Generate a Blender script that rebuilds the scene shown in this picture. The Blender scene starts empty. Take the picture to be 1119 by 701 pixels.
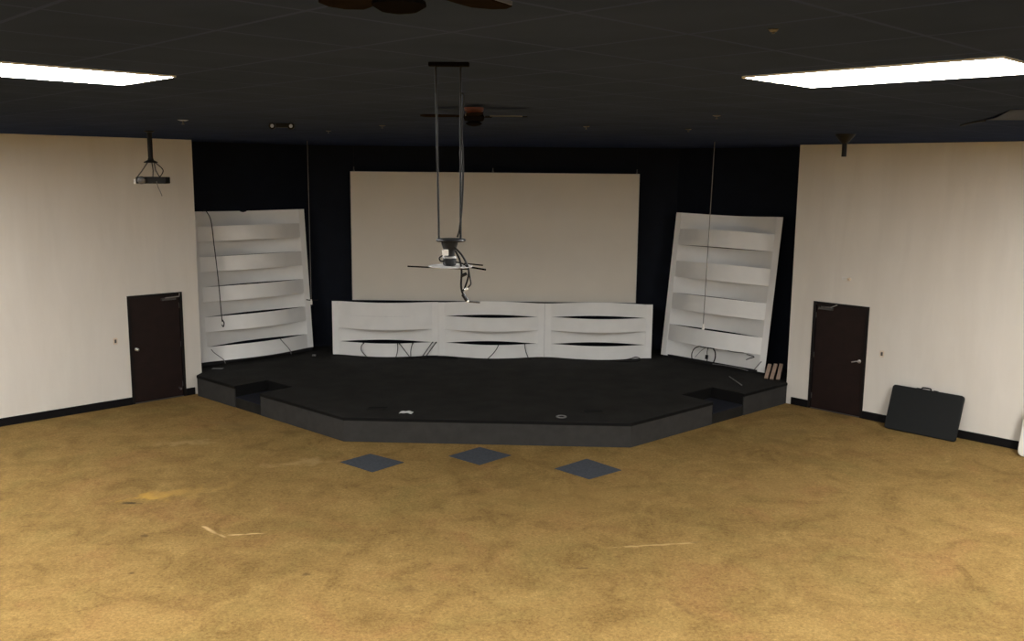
import bpy, math, random
from mathutils import Vector, Matrix, noise
random.seed(7)
S = math.sqrt(0.5)
PI = math.pi
C = bpy.context.scene.collection

# ---------------------------------------------------------------- room numbers (metres)
CAM_H = 4.4313
HC = 5.009                    # ceiling height
DL, DR = 17.278, 16.245       # distance of the two white walls from the camera foot
EL, ER = 8.183, 8.889         # where each white wall stops at the stage niche
REAR = 9.5                    # the two walls behind the camera
NL, NR = 1.0, 1.05            # how far the niche side walls sit behind the white walls
YB = 21.0                     # black back wall of the niche
ZS = 0.42                     # stage height

# local frames of the white walls: x to the right seen from the room, y out of the room, z up
ML = Matrix(((S, -S, 0, -DL * S), (S, S, 0, DL * S), (0, 0, 1, 0), (0, 0, 0, 1)))
MR = Matrix(((S, S, 0, DR * S), (-S, S, 0, DR * S), (0, 0, 1, 0), (0, 0, 0, 1)))


# ---------------------------------------------------------------- materials
def new_mat(name):
    m = bpy.data.materials.new(name)
    m.use_nodes = True
    nt = m.node_tree
    b = nt.nodes['Principled BSDF']
    return m, nt, b


def plain(name, col, rough=0.6, metal=0.0, spec=0.5, vary=0.08, scale=14.0, bump=0.0, bscale=60.0):
    """solid colour with a little procedural unevenness"""
    m, nt, b = new_mat(name)
    N, L = nt.nodes, nt.links
    tc = N.new('ShaderNodeTexCoord')
    nz = N.new('ShaderNodeTexNoise'); nz.inputs['Scale'].default_value = scale; nz.inputs['Detail'].default_value = 4
    L.new(tc.outputs['Object'], nz.inputs['Vector'])
    r = N.new('ShaderNodeValToRGB')
    r.color_ramp.elements[0].position = 0.3; r.color_ramp.elements[1].position = 0.7
    r.color_ramp.elements[0].color = tuple(c * (1 - vary) for c in col) + (1,)
    r.color_ramp.elements[1].color = tuple(min(1, c * (1 + vary)) for c in col) + (1,)
    L.new(nz.outputs['Fac'], r.inputs['Fac'])
    L.new(r.outputs['Color'], b.inputs['Base Color'])
    b.inputs['Roughness'].default_value = rough
    b.inputs['Metallic'].default_value = metal
    b.inputs['Specular IOR Level'].default_value = spec
    if bump:
        n2 = N.new('ShaderNodeTexNoise'); n2.inputs['Scale'].default_value = bscale; n2.inputs['Detail'].default_value = 5
        L.new(tc.outputs['Object'], n2.inputs['Vector'])
        bp = N.new('ShaderNodeBump'); bp.inputs['Strength'].default_value = bump; bp.inputs['Distance'].default_value = 0.01
        L.new(n2.outputs['Fac'], bp.inputs['Height']); L.new(bp.outputs['Normal'], b.inputs['Normal'])
    return m


def emit_mat(name, col, strength):
    m = bpy.data.materials.new(name); m.use_nodes = True
    nt = m.node_tree; nt.nodes.clear()
    e = nt.nodes.new('ShaderNodeEmission'); o = nt.nodes.new('ShaderNodeOutputMaterial')
    e.inputs['Color'].default_value = col + (1,); e.inputs['Strength'].default_value = strength
    nt.links.new(e.outputs[0], o.inputs['Surface'])
    return m


def mixc(nt, fac, a, b, typ='MIX'):
    """fac, a, b are sockets or values; returns colour socket"""
    n = nt.nodes.new('ShaderNodeMix'); n.data_type = 'RGBA'; n.blend_type = typ
    for sock, v in ((n.inputs[0], fac), (n.inputs[6], a), (n.inputs[7], b)):
        if hasattr(v, 'is_output'): nt.links.new(v, sock)
        elif isinstance(v, tuple): sock.default_value = v + (1,) if len(v) == 3 else v
        else: sock.default_value = v
    return n.outputs[2]


def ramp(nt, fac, p0, p1, c0=(0, 0, 0), c1=(1, 1, 1)):
    r = nt.nodes.new('ShaderNodeValToRGB')
    r.color_ramp.elements[0].position = p0; r.color_ramp.elements[1].position = p1
    r.color_ramp.elements[0].color = c0 + (1,); r.color_ramp.elements[1].color = c1 + (1,)
    nt.links.new(fac, r.inputs['Fac'])
    return r.outputs['Color']


def noise_fac(nt, vec, scale, detail=4, rough=0.55, dist=0.0):
    n = nt.nodes.new('ShaderNodeTexNoise')
    n.inputs['Scale'].default_value = scale; n.inputs['Detail'].default_value = detail
    n.inputs['Roughness'].default_value = rough; n.inputs['Distortion'].default_value = dist
    nt.links.new(vec, n.inputs['Vector'])
    return n.outputs['Fac']


def carpet_mat():
    m, nt, b = new_mat('tan_worn_carpet')
    N, L = nt.nodes, nt.links
    pos = N.new('ShaderNodeTexCoord').outputs['Object']
    big = noise_fac(nt, pos, 0.42, 5, 0.6, 0.6)
    mid = noise_fac(nt, pos, 1.7, 6, 0.65, 0.8)
    fine = noise_fac(nt, pos, 9.0, 5, 0.7)
    pile = noise_fac(nt, pos, 70.0, 3, 0.7)
    thread = noise_fac(nt, pos, 28.0, 4, 0.75, 0.5)
    tint = noise_fac(nt, pos, 0.8, 3, 0.6, 1.0)
    k = 0.63
    q = lambda r, g, b_: (r * k, g * k * 1.03, b_ * k * 0.95)
    c = mixc(nt, ramp(nt, big, 0.35, 0.66), q(0.345, 0.208, 0.07), q(0.43, 0.262, 0.092))
    c = mixc(nt, ramp(nt, tint, 0.52, 0.72, (0, 0, 0), (0.7, 0.7, 0.7)), c, q(0.33, 0.225, 0.075))
    c = mixc(nt, ramp(nt, tint, 0.28, 0.45, (0.6, 0.6, 0.6), (0, 0, 0)), c, q(0.42, 0.22, 0.085))
    c = mixc(nt, ramp(nt, mid, 0.5, 0.7, (0, 0, 0), (0.8, 0.8, 0.8)), c, q(0.50, 0.315, 0.115))
    c = mixc(nt, ramp(nt, mid, 0.3, 0.47, (0.85, 0.85, 0.85), (0, 0, 0)), c, q(0.265, 0.155, 0.048))
    c = mixc(nt, ramp(nt, fine, 0.55, 0.72, (0, 0, 0), (0.4, 0.4, 0.4)), c, q(0.56, 0.36, 0.14))
    c = mixc(nt, ramp(nt, fine, 0.28, 0.45, (0.45, 0.45, 0.45), (0, 0, 0)), c, q(0.22, 0.12, 0.034))
    c = mixc(nt, 0.6, c, ramp(nt, thread, 0.3, 0.7, (0.48, 0.45, 0.42), (1.6, 1.6, 1.6)), 'MULTIPLY')
    c = mixc(nt, 0.35, c, ramp(nt, pile, 0.25, 0.75, (0.55, 0.55, 0.55), (1.35, 1.35, 1.35)), 'MULTIPLY')

    wob = N.new('ShaderNodeTexNoise'); wob.inputs['Scale'].default_value = 3.5; wob.inputs['Detail'].default_value = 5
    L.new(pos, wob.inputs['Vector'])

    def spot(c, x, y, rx, ry, rot, col, amount):
        mp = N.new('ShaderNodeMapping'); mp.vector_type = 'TEXTURE'
        mp.inputs['Location'].default_value = (x, y, 0); mp.inputs['Rotation'].default_value = (0, 0, rot)
        mp.inputs['Scale'].default_value = (rx, ry, 1)
        L.new(pos, mp.inputs['Vector'])
        a = N.new('ShaderNodeVectorMath'); a.operation = 'MULTIPLY_ADD'
        L.new(wob.outputs['Color'], a.inputs[0]); a.inputs[1].default_value = (3.4, 3.4, 0); a.inputs[2].default_value = (-1.7, -1.7, 0)
        s = N.new('ShaderNodeVectorMath'); s.operation = 'ADD'
        L.new(mp.outputs[0], s.inputs[0]); L.new(a.outputs[0], s.inputs[1])
        ln = N.new('ShaderNodeVectorMath'); ln.operation = 'LENGTH'; L.new(s.outputs[0], ln.inputs[0])
        return mixc(nt, ramp(nt, ln.outputs['Value'], 0.35, 1.25, (amount,) * 3, (0, 0, 0)), c, col)
    for a in STAINS: c = spot(c, *a)
    L.new(c, b.inputs['Base Color'])
    b.inputs['Roughness'].default_value = 0.95; b.inputs['Specular IOR Level'].default_value = 0.15
    bp = N.new('ShaderNodeBump'); bp.inputs['Strength'].default_value = 0.35; bp.inputs['Distance'].default_value = 0.01
    L.new(pile, bp.inputs['Height']); L.new(bp.outputs['Normal'], b.inputs['Normal'])
    return m


STAINS = [   # x, y, half sizes, turn, colour, strength: wear and spills on the carpet
    (-5.25, 11.75, 0.16, 0.07, 0.1, (0.05, 0.035, 0.015), 0.9),
    (-5.05, 12.05, 0.42, 0.15, 0.5, (0.50, 0.29, 0.05), 0.75),
    (-4.75, 12.2, 0.55, 0.3, 0.3, (0.45, 0.27, 0.07), 0.5),
    (-3.9, 10.9, 0.3, 0.035, -0.7, (0.62, 0.42, 0.2), 0.8),
    (-3.45, 10.75, 0.3, 0.03, 0.15, (0.62, 0.42, 0.2), 0.8),
    (-4.6, 10.65, 0.07, 0.06, 0, (0.10, 0.06, 0.02), 0.75),
    (-4.3, 9.6, 0.06, 0.05, 0, (0.10, 0.06, 0.02), 0.7),
    (-2.4, 9.65, 0.09, 0.06, 0.4, (0.10, 0.06, 0.02), 0.7),
    (-1.1, 9.3, 0.25, 0.12, 0.2, (0.15, 0.09, 0.03), 0.4),
    (-3.9, 15.3, 0.35, 0.12, 0.1, (0.14, 0.085, 0.025), 0.45),
    (-4.9, 15.6, 0.6, 0.25, -0.5, (0.2, 0.13, 0.05), 0.45),
    (4.6, 15.5, 0.7, 0.28, 0.5, (0.2, 0.125, 0.045), 0.45),
    (-5.5, 14.6, 0.7, 0.2, 0.2, (0.42, 0.29, 0.12), 0.5),
    (-3.4, 13.6, 0.7, 0.2, 0.3, (0.45, 0.31, 0.13), 0.45),
    (1.6, 10.6, 0.5, 0.03, 0.2, (0.53, 0.36, 0.15), 0.6),
    (0.7, 9.9, 0.09, 0.03, 0.1, (0.09, 0.055, 0.02), 0.6),
    (2.1, 10.7, 0.1, 0.02, 0.1, (0.09, 0.055, 0.02), 0.6),
    (1.7, 8.95, 0.05, 0.3, 0.5, (0.15, 0.09, 0.03), 0.55),
    (0.6, 12.2, 1.5, 0.8, 0.1, (0.27, 0.165, 0.052), 0.35),
    (3.5, 12.8, 1.1, 0.5, 0.3, (0.28, 0.17, 0.06), 0.3),
    (-6.6, 9.6, 1.2, 0.5, 0.6, (0.25, 0.15, 0.05), 0.35),
]


def wall_mat():
    m, nt, b = new_mat('off_white_wall_paint')
    N, L = nt.nodes, nt.links
    pos = N.new('ShaderNodeTexCoord').outputs['Object']
    mp = N.new('ShaderNodeMapping'); mp.inputs['Scale'].default_value = (1, 1, 0.16); L.new(pos, mp.inputs['Vector'])
    st = noise_fac(nt, mp.outputs[0], 2.6, 5, 0.6, 0.4)
    bl = noise_fac(nt, pos, 0.9, 4)
    c = mixc(nt, ramp(nt, st, 0.35, 0.7), (0.655, 0.62, 0.56), (0.715, 0.68, 0.62))
    c = mixc(nt, ramp(nt, bl, 0.35, 0.7, (0, 0, 0), (0.5, 0.5, 0.5)), c, (0.66, 0.615, 0.545))
    L.new(c, b.inputs['Base Color']); b.inputs['Roughness'].default_value = 0.75; b.inputs['Specular IOR Level'].default_value = 0.25
    bp = N.new('ShaderNodeBump'); bp.inputs['Strength'].default_value = 0.15; bp.inputs['Distance'].default_value = 0.006
    L.new(noise_fac(nt, pos, 26, 5), bp.inputs['Height']); L.new(bp.outputs['Normal'], b.inputs['Normal'])
    return m


def ceiling_mat():
    """dark painted drop-in tiles in a square grid that runs along the two white walls"""
    m, nt, b = new_mat('black_painted_ceiling_tiles')
    N, L = nt.nodes, nt.links
    pos = N.new('ShaderNodeTexCoord').outputs['Object']
    mp = N.new('ShaderNodeMapping'); mp.vector_type = 'POINT'
    mp.inputs['Rotation'].default_value = (0, 0, -PI / 4)
    L.new(pos, mp.inputs['Vector'])
    sx = N.new('ShaderNodeSeparateXYZ'); L.new(mp.outputs[0], sx.inputs[0])

    def line(sock, off):
        a = N.new('ShaderNodeMath'); a.operation = 'SUBTRACT'; L.new(sock, a.inputs[0]); a.inputs[1].default_value = off
        p = N.new('ShaderNodeMath'); p.operation = 'PINGPONG'; L.new(a.outputs[0], p.inputs[0]); p.inputs[1].default_value = 0.3475
        g = N.new('ShaderNodeMath'); g.operation = 'LESS_THAN'; L.new(p.outputs[0], g.inputs[0]); g.inputs[1].default_value = 0.011
        return g.outputs[0]
    mx = N.new('ShaderNodeMath'); mx.operation = 'MAXIMUM'
    L.new(line(sx.outputs[0], 1.2), mx.inputs[0]); L.new(line(sx.outputs[1], 1.64), mx.inputs[1])
    t = mixc(nt, ramp(nt, noise_fac(nt, pos, 1.3, 4), 0.3, 0.7), (0.028, 0.040, 0.082), (0.035, 0.049, 0.100))
    c = mixc(nt, mx.outputs[0], t, (0.043, 0.058, 0.128))
    L.new(c, b.inputs['Base Color'])
    b.inputs['Roughness'].default_value = 0.38
    b.inputs['Specular IOR Level'].default_value = 0.0
    b.inputs['Specular Tint'].default_value = (0.80, 0.88, 1.0, 1)
    bp = N.new('ShaderNodeBump'); bp.inputs['Strength'].default_value = 0.25; bp.inputs['Distance'].default_value = 0.004
    L.new(noise_fac(nt, pos, 45, 4), bp.inputs['Height']); L.new(bp.outputs['Normal'], b.inputs['Normal'])
    return m


M = {
    'carpet': carpet_mat(), 'wall': wall_mat(), 'ceiling': ceiling_mat(),
    'niche': plain('navy_black_wall_paint', (0.0042, 0.0064, 0.0125), 0.7, vary=0.15, scale=3, spec=0.15),
    'base': plain('black_rubber_baseboard', (0.0045, 0.004, 0.0045), 0.65, spec=0.15),
    'deck': plain('black_stage_carpet', (0.0145, 0.0137, 0.0118), 0.85, vary=0.4, scale=2.2, bump=0.3, bscale=120, spec=0.2),
    'fascia': plain('charcoal_carpet_facing', (0.036, 0.0345, 0.032), 0.9, vary=0.12, scale=6, bump=0.3, bscale=150, spec=0.2),
    'nosing': plain('black_edge_strip', (0.003, 0.0028, 0.0028), 0.8, spec=0.2),
    'tread': plain('dark_blue_step_carpet', (0.012, 0.0135, 0.02), 0.9, vary=0.15, spec=0.2),
    'woven': plain('white_coated_board', (0.86, 0.85, 0.82), 0.5, vary=0.03, scale=3),
    'screen': plain('grey_matte_screen_cloth', (0.74, 0.69, 0.60), 0.85, vary=0.02, scale=1.5, spec=0.2),
    'screen_edge': plain('white_screen_edge', (0.62, 0.60, 0.56), 0.6),
    'door': plain('dark_brown_door', (0.0125, 0.0056, 0.0046), 0.5, spec=0.25, vary=0.2, scale=5),
    'frame': plain('black_door_frame', (0.0065, 0.0048, 0.0048), 0.5, spec=0.25),
    'metal': plain('brushed_steel', (0.62, 0.61, 0.60), 0.3, 1.0),
    'dull': plain('dull_grey_metal', (0.11, 0.107, 0.105), 0.45, 0.7),
    'plate': plain('pale_grey_plate_metal', (0.30, 0.29, 0.275), 0.5),
    'black': plain('black_plastic', (0.0065, 0.0065, 0.007), 0.55, spec=0.25),
    'cable': plain('black_cable_jacket', (0.006, 0.0055, 0.0055), 0.6, spec=0.2),
    'grey': plain('grey_cord_jacket', (0.16, 0.155, 0.15), 0.5),
    'white': plain('white_plastic', (0.74, 0.72, 0.68), 0.45),
    'ivory': plain('ivory_switch_plate', (0.66, 0.55, 0.42), 0.5),
    'bronze': plain('dark_bronze_metal', (0.006, 0.005, 0.0045), 0.7, spec=0.0),
    'rust': plain('rust_red_metal', (0.11, 0.03, 0.016), 0.45, 0.2),
    'blade': plain('walnut_fan_blade', (0.012, 0.009, 0.008), 0.7, vary=0.2, spec=0.0),
    'tile': plain('slate_blue_carpet_tile', (0.058, 0.064, 0.074), 0.95, vary=0.18, scale=30, bump=0.3, bscale=120, spec=0.2),
    'case': plain('black_moulded_plastic', (0.0075, 0.0085, 0.0085), 0.6, spec=0.25, bump=0.15, bscale=200),
    'wood': plain('pale_raw_wood', (0.33, 0.235, 0.175), 0.7, vary=0.15, scale=20),
    'paper': plain('white_paper', (0.75, 0.75, 0.73), 0.8),
    'tilecap': plain('dark_tile_face', (0.006, 0.009, 0.02), 0.6, spec=0.1),
    'tileback': plain('pale_tile_back', (0.28, 0.28, 0.28), 0.9),
    'lens': emit_mat('fluorescent_lens', (1.0, 0.985, 0.965), 105.0),
    'glass': plain('smoked_glass', (0.02, 0.02, 0.022), 0.1),
}


# ---------------------------------------------------------------- mesh builder
class MB:
    def __init__(s): s.v = []; s.f = []

    def add(s, verts, faces, mat=None):
        n = len(s.v)
        for p in verts:
            p = Vector(p); s.v.append(mat @ p if mat else p)
        s.f += [tuple(i + n for i in f) for f in faces]
        return s

    def box(s, a, b, mat=None):
        (x0, y0, z0), (x1, y1, z1) = a, b
        return s.add([(x0, y0, z0), (x1, y0, z0), (x1, y1, z0), (x0, y1, z0), (x0, y0, z1), (x1, y0, z1), (x1, y1, z1), (x0, y1, z1)],
                     [(0, 3, 2, 1), (4, 5, 6, 7), (0, 1, 5, 4), (1, 2, 6, 5), (2, 3, 7, 6), (3, 0, 4, 7)], mat)

    def prism(s, poly, z0, z1, mat=None):
        n = len(poly)
        return s.add([(x, y, z0) for x, y in poly] + [(x, y, z1) for x, y in poly],
                     [tuple(range(n))[::-1], tuple(range(n, 2 * n))] + [(i, (i + 1) % n, n + (i + 1) % n, n + i) for i in range(n)], mat)

    def lathe(s, prof, mat=None, n=24):
        """prof: (radius, z) list, bottom to top, about z"""
        vs, fs = [], []
        for r, z in prof:
            for k in range(n):
                a = 2 * PI * k / n; vs.append((r * math.cos(a), r * math.sin(a), z))
        for i in range(len(prof) - 1):
            for k in range(n):
                fs.append((i * n + k, i * n + (k + 1) % n, (i + 1) * n + (k + 1) % n, (i + 1) * n + k))
        fs.append(tuple(range(n))[::-1]); fs.append(tuple((len(prof) - 1) * n + k for k in range(n)))
        return s.add(vs, fs, mat)

    def tube(s, pts, r, n=8, smooth=0, r1=None):
        pts = [Vector(p) for p in pts]
        if smooth and len(pts) > 2:
            q = []
            for i in range(len(pts) - 1):
                p0 = pts[max(i - 1, 0)]; p1 = pts[i]; p2 = pts[i + 1]; p3 = pts[min(i + 2, len(pts) - 1)]
                for k in range(smooth):
                    t = k / smooth
                    q.append(0.5 * (2 * p1 + (p2 - p0) * t + (2 * p0 - 5 * p1 + 4 * p2 - p3) * t * t + (3 * p1 - p0 - 3 * p2 + p3) * t ** 3))
            q.append(pts[-1]); pts = q
        m = len(pts); base = len(s.v); side = None
        for i, p in enumerate(pts):
            d = (pts[min(i + 1, m - 1)] - pts[max(i - 1, 0)]).normalized()
            if side is None:
                side = d.cross(Vector((0, 0, 1)) if abs(d.z) < 0.9 else Vector((1, 0, 0))).normalized()
            side = (side - d * side.dot(d)).normalized(); up = d.cross(side)
            rr = r if r1 is None else r + (r1 - r) * i / (m - 1)
            for k in range(n):
                a = 2 * PI * k / n; s.v.append(p + rr * (side * math.cos(a) + up * math.sin(a)))
        for i in range(m - 1):
            for k in range(n):
                s.f.append((base + i * n + k, base + i * n + (k + 1) % n, base + (i + 1) * n + (k + 1) % n, base + (i + 1) * n + k))
        s.f.append(tuple(base + k for k in range(n))[::-1]); s.f.append(tuple(base + (m - 1) * n + k for k in range(n)))
        return s

    def round_slab(s, w, h, t, r, mat=None, n=6):
        """rounded rectangle in x-z, thickness along y from 0 to t, origin at bottom centre"""
        poly = []
        for cx, cz, a0 in ((w / 2 - r, r, -PI / 2), (w / 2 - r, h - r, 0), (-w / 2 + r, h - r, PI / 2), (-w / 2 + r, r, PI)):
            for k in range(n + 1):
                a = a0 + PI / 2 * k / n; poly.append((cx + r * math.cos(a), cz + r * math.sin(a)))
        m = len(poly); e = min(0.012, t / 3)
        rings = [(0.0, -e), (e, 0), (t - e, 0), (t, -e)]
        vs = []
        for y, inset in rings:
            for x, z in poly:
                kx = (w / 2 + inset) / (w / 2); kz = (h / 2 + inset) / (h / 2)
                vs.append((x * kx, y, h / 2 + (z - h / 2) * kz))
        fs = [tuple(range(m)), tuple(3 * m + k for k in range(m))[::-1]]
        for i in range(3):
            fs += [(i * m + k, (i + 1) * m + k, (i + 1) * m + (k + 1) % m, i * m + (k + 1) % m) for k in range(m)]
        return s.add(vs, fs, mat)

    def build(s, name, mat, parent=None, bevel=0.0, angle=35):
        org = parent_origin(parent)
        inv = org.inverted()
        me = bpy.data.meshes.new(name)
        me.from_pydata([tuple(inv @ v) for v in s.v], [], s.f); me.update()
        import bmesh
        bm = bmesh.new(); bm.from_mesh(me); bmesh.ops.recalc_face_normals(bm, faces=bm.faces); bm.to_mesh(me); bm.free()
        for p in me.polygons: p.use_smooth = True
        me.set_sharp_from_angle(angle=math.radians(angle))
        o = bpy.data.objects.new(name, me); C.objects.link(o)
        me.materials.append(M[mat] if isinstance(mat, str) else mat)
        if parent: o.parent = parent
        if bevel:
            b = o.modifiers.new('bevel', 'BEVEL'); b.width = bevel; b.segments = 2; b.limit_method = 'ANGLE'; b.angle_limit = math.radians(50)
        return o


def parent_origin(o):
    m = Matrix()
    while o is not None:
        m = o.matrix_basis @ m; o = o.parent
    return m


def props(o, label=None, cat=None, group=None, kind=None):
    if label: o['label'] = label
    if cat: o['category'] = cat
    if group: o['group'] = group
    if kind: o['kind'] = kind
    return o


def thing(name, label, cat, loc=(0, 0, 0), mat=None, group=None):
    o = bpy.data.objects.new(name, None); C.objects.link(o)
    o.empty_display_size = 0.1
    o.matrix_basis = mat if mat is not None else Matrix.Translation(loc)
    return props(o, label, cat, group)


def solo(name, mb, mat, label, cat, loc, group=None, bevel=0.0):
    """a thing that is one mesh, its origin at loc"""
    l = Vector(loc); mb.v = [v - l for v in mb.v]
    o = mb.build(name, mat, None, bevel); o.location = l
    return props(o, label, cat, group)


def dup(root, mat, label, group=None):
    r = root.copy(); C.objects.link(r); r.matrix_basis = mat; r['label'] = label
    if group: r['group'] = group
    for ch in list(root.children):
        c = ch.copy(); C.objects.link(c); c.parent = r
        for g in list(ch.children):
            d = g.copy(); C.objects.link(d); d.parent = c
    return r


def T(x, y, z): return Matrix.Translation((x, y, z))
def RZ(a): return Matrix.Rotation(a, 4, 'Z')
def RX(a): return Matrix.Rotation(a, 4, 'X')
def RY(a): return Matrix.Rotation(a, 4, 'Y')


# ---------------------------------------------------------------- the room shell
def struct(name, mb, mat, parent=None, bevel=0.0):
    o = mb.build(name, mat, parent, bevel)
    if parent is None: o['kind'] = 'structure'
    return o


def Lp(u, off=0.0): v = ML @ Vector((u, off, 0)); return (v.x, v.y)
def Rp(u, off=0.0): v = MR @ Vector((u, off, 0)); return (v.x, v.y)


LN, RN = -REAR, REAR          # near ends of the white walls in their own x
rear_corner = (0.0, -REAR / S)
niche = [Lp(EL, 0), Lp(EL, NL)]
yl = Lp(0, NL); yl = yl[1] - yl[0]; niche.append((YB - yl, YB))
yr = Rp(0, NR); yr = yr[1] + yr[0]; niche.append((yr - YB, YB))
niche += [Rp(-ER, NR), Rp(-ER, 0)]
outline = [Lp(LN, 0)] + niche + [Rp(RN, 0), rear_corner]


def grow(poly, d):
    cx = sum(p[0] for p in poly) / len(poly); cy = sum(p[1] for p in poly) / len(poly)
    return [(x + (x - cx) / math.hypot(x - cx, y - cy) * d, y + (y - cy) / math.hypot(x - cx, y - cy) * d) for x, y in poly]


struct('floor', MB().prism(outline, -0.1, 0.0), 'carpet')
struct('ceiling', MB().prism(outline, HC, HC + 0.1), 'ceiling')
WT = 0.14
D1 = (6.774, 7.845)           # left door opening
D2 = (-8.42, -7.325)          # right door opening
DH = 2.085
w = MB()
w.box((LN, 0, 0), (D1[0], WT, HC), ML); w.box((D1[1], 0, 0), (EL, WT, HC), ML); w.box((D1[0], 0, DH), (D1[1], WT, HC), ML)
struct('wall_left', w, 'wall')
w = MB()
w.box((-ER, 0, 0), (D2[0], WT, HC), MR); w.box((D2[1], 0, 0), (RN, WT, HC), MR); w.box((D2[0], 0, DH), (D2[1], WT, HC), MR)
struct('wall_right', w, 'wall')


def wall_between(name, a, b, mat, t=0.12, left=True):
    a, b = Vector(a + (0,)), Vector(b + (0,)); d = (b - a).normalized(); n = Vector((-d.y, d.x, 0)) * (t if left else -t)
    p = [a, b, b + n, a + n]
    return struct(name, MB().prism([(q.x, q.y) for q in p], 0, HC), mat)


wall_between('wall_rear_left', Lp(LN), rear_corner, 'wall', left=False)
wall_between('wall_rear_right', rear_corner, Rp(RN), 'wall', left=False)
wall_between('wall_stage_left', Lp(EL, WT), niche[1], 'niche', left=True)
wall_between('wall_stage_side_left', niche[1], niche[2], 'niche')
wall_between('wall_stage_back', niche[2], niche[3], 'niche')
wall_between('wall_stage_side_right', niche[3], niche[4], 'niche')
wall_between('wall_stage_right', niche[4], Rp(-ER, WT), 'niche')

BH, BT = 0.145, 0.016


def skirting(name, x0, x1, mat4):
    m = MB(); prof = [(0, 0), (-BT, 0), (-BT, BH - 0.012), (-BT * 0.4, BH), (0, BH)]
    n = len(prof)
    m.add([(x0, y, z) for y, z in prof] + [(x1, y, z) for y, z in prof],
          [tuple(range(n)), tuple(range(n, 2 * n))[::-1]] + [(i, n + i, n + (i + 1) % n, (i + 1) % n) for i in range(n)], mat4)
    return struct(name, m, 'base')


skirting('baseboard_left', LN, D1[0] - 0.002, ML)
skirting('baseboard_left', D1[1] + 0.002, EL - 0.16, ML)
skirting('baseboard_right', -ER + 0.12, D2[0] - 0.002, MR)
skirting('baseboard_right', D2[1] + 0.002, RN, MR)


# doors: dark steel frame, flush leaf, closer arm at the head
def door(name, mat4, x0, x1, knob_left):
    o = bpy.data.objects.new(name, None); C.objects.link(o); o.matrix_basis = mat4 @ T((x0 + x1) / 2, 0, 0)
    o['kind'] = 'structure'
    g = mat4
    f = MB()
    fw = 0.05
    f.box((x0, -0.012, 0), (x0 + fw, WT, DH), g); f.box((x1 - fw, -0.012, 0), (x1, WT, DH), g); f.box((x0 + fw, -0.012, DH - fw), (x1 - fw, WT, DH), g)
    f.build('door_frame', 'frame', o, 0.004)
    a, b = x0 + fw + 0.004, x1 - fw - 0.004
    MB().box((a, 0.03, 0.012), (b, 0.075, DH - fw - 0.004), g).build('door_leaf', 'door', o, 0.003)
    MB().box((x0, 0.0, 0.0), (x1, WT, 0.012), g).build('threshold', 'dull', o)
    kx = a + 0.085 if knob_left else b - 0.085
    k = MB()
    k.lathe([(0.034, 0), (0.034, 0.008), (0.012, 0.012), (0.012, 0.05)], g @ T(kx, 0.03, 1.05) @ RX(PI / 2), 20)
    if knob_left:
        k.lathe([(0.012, 0.045), (0.028, 0.052), (0.031, 0.066), (0.024, 0.08), (0.006, 0.086)], g @ T(kx, 0.03, 1.05) @ RX(PI / 2), 20)
    else:
        k.tube([g @ Vector((kx, -0.02, 1.05)), g @ Vector((kx - 0.03, -0.03, 1.055)), g @ Vector((kx - 0.12, -0.03, 1.03))], 0.011, 10, 4)
    k.build('door_handle', 'metal', o)
    c = MB()
    cx = (b - 0.36) if knob_left else (a + 0.06)
    c.box((cx, -0.035, DH - 0.145), (cx + 0.28, 0.03, DH - 0.095), g)
    cl = c.build('door_closer', 'dull', o, 0.006)
    ar = MB()
    ar.tube([g @ Vector((cx + 0.06, -0.04, DH - 0.09)), g @ Vector((cx + 0.30, -0.13, DH - 0.07)), g @ Vector((cx + 0.36, -0.012, DH - 0.03))], 0.010, 8)
    ar.build('closer_arm', 'metal', cl)
    hx = b if knob_left else a
    for z in (0.25, 1.05, 1.82): MB().tube([g @ Vector((hx, 0.022, z - 0.05)), g @ Vector((hx, 0.022, z + 0.05))], 0.009, 10).build('hinge', 'dull', o)
    return o


d1 = door('door_1', ML, D1[0], D1[1], True)
k = MB(); k.tube([ML @ Vector((D1[1] - 0.13, 0.03, 0.18)), ML @ Vector((D1[1] - 0.13, -0.045, 0.17))], 0.012, 12)
k.lathe([(0.020, 0), (0.024, 0.008), (0.020, 0.018)], ML @ T(D1[1] - 0.13, -0.04, 0.17) @ RX(PI / 2), 16)
k.build('door_stop', 'metal', d1)
door('door_2', MR, D2[0], D2[1], False)


# ---------------------------------------------------------------- stage
F0, F1, F2, F3 = (-6.45, 17.75), (-2.95, 14.74), (1.79, 14.60), (5.21, 17.73)


def lerp2(a, b, t): return (a[0] + (b[0] - a[0]) * t, a[1] + (b[1] - a[1]) * t)
def nrm(a, b):                    # unit vector into the stage from the edge a->b (left of travel when going left to right)
    dx, dy = b[0] - a[0], b[1] - a[1]; l = math.hypot(dx, dy); return (-dy / l, dx / l)
def shift(p, n, d): return (p[0] + n[0] * d, p[1] + n[1] * d)


nl, nf, nr = nrm(F0, F1), nrm(F1, F2), nrm(F2, F3)
LA, LB = lerp2(F0, F1, 0.293), lerp2(F0, F1, 0.475)
RA, RB = lerp2(F2, F3, 0.478), lerp2(F2, F3, 0.685)
ND = 0.72
cl = 0.012
back = [Rp(-ER + 0.01, -0.012), Rp(-ER - cl, -0.012), Rp(-ER - cl, NR - cl), (yr - YB - 0.02, YB - cl), (YB - yl + 0.02, YB - cl), Lp(EL + cl, NL - cl), Lp(EL + cl, -0.012), Lp(EL - 0.01, -0.012)]


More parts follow.
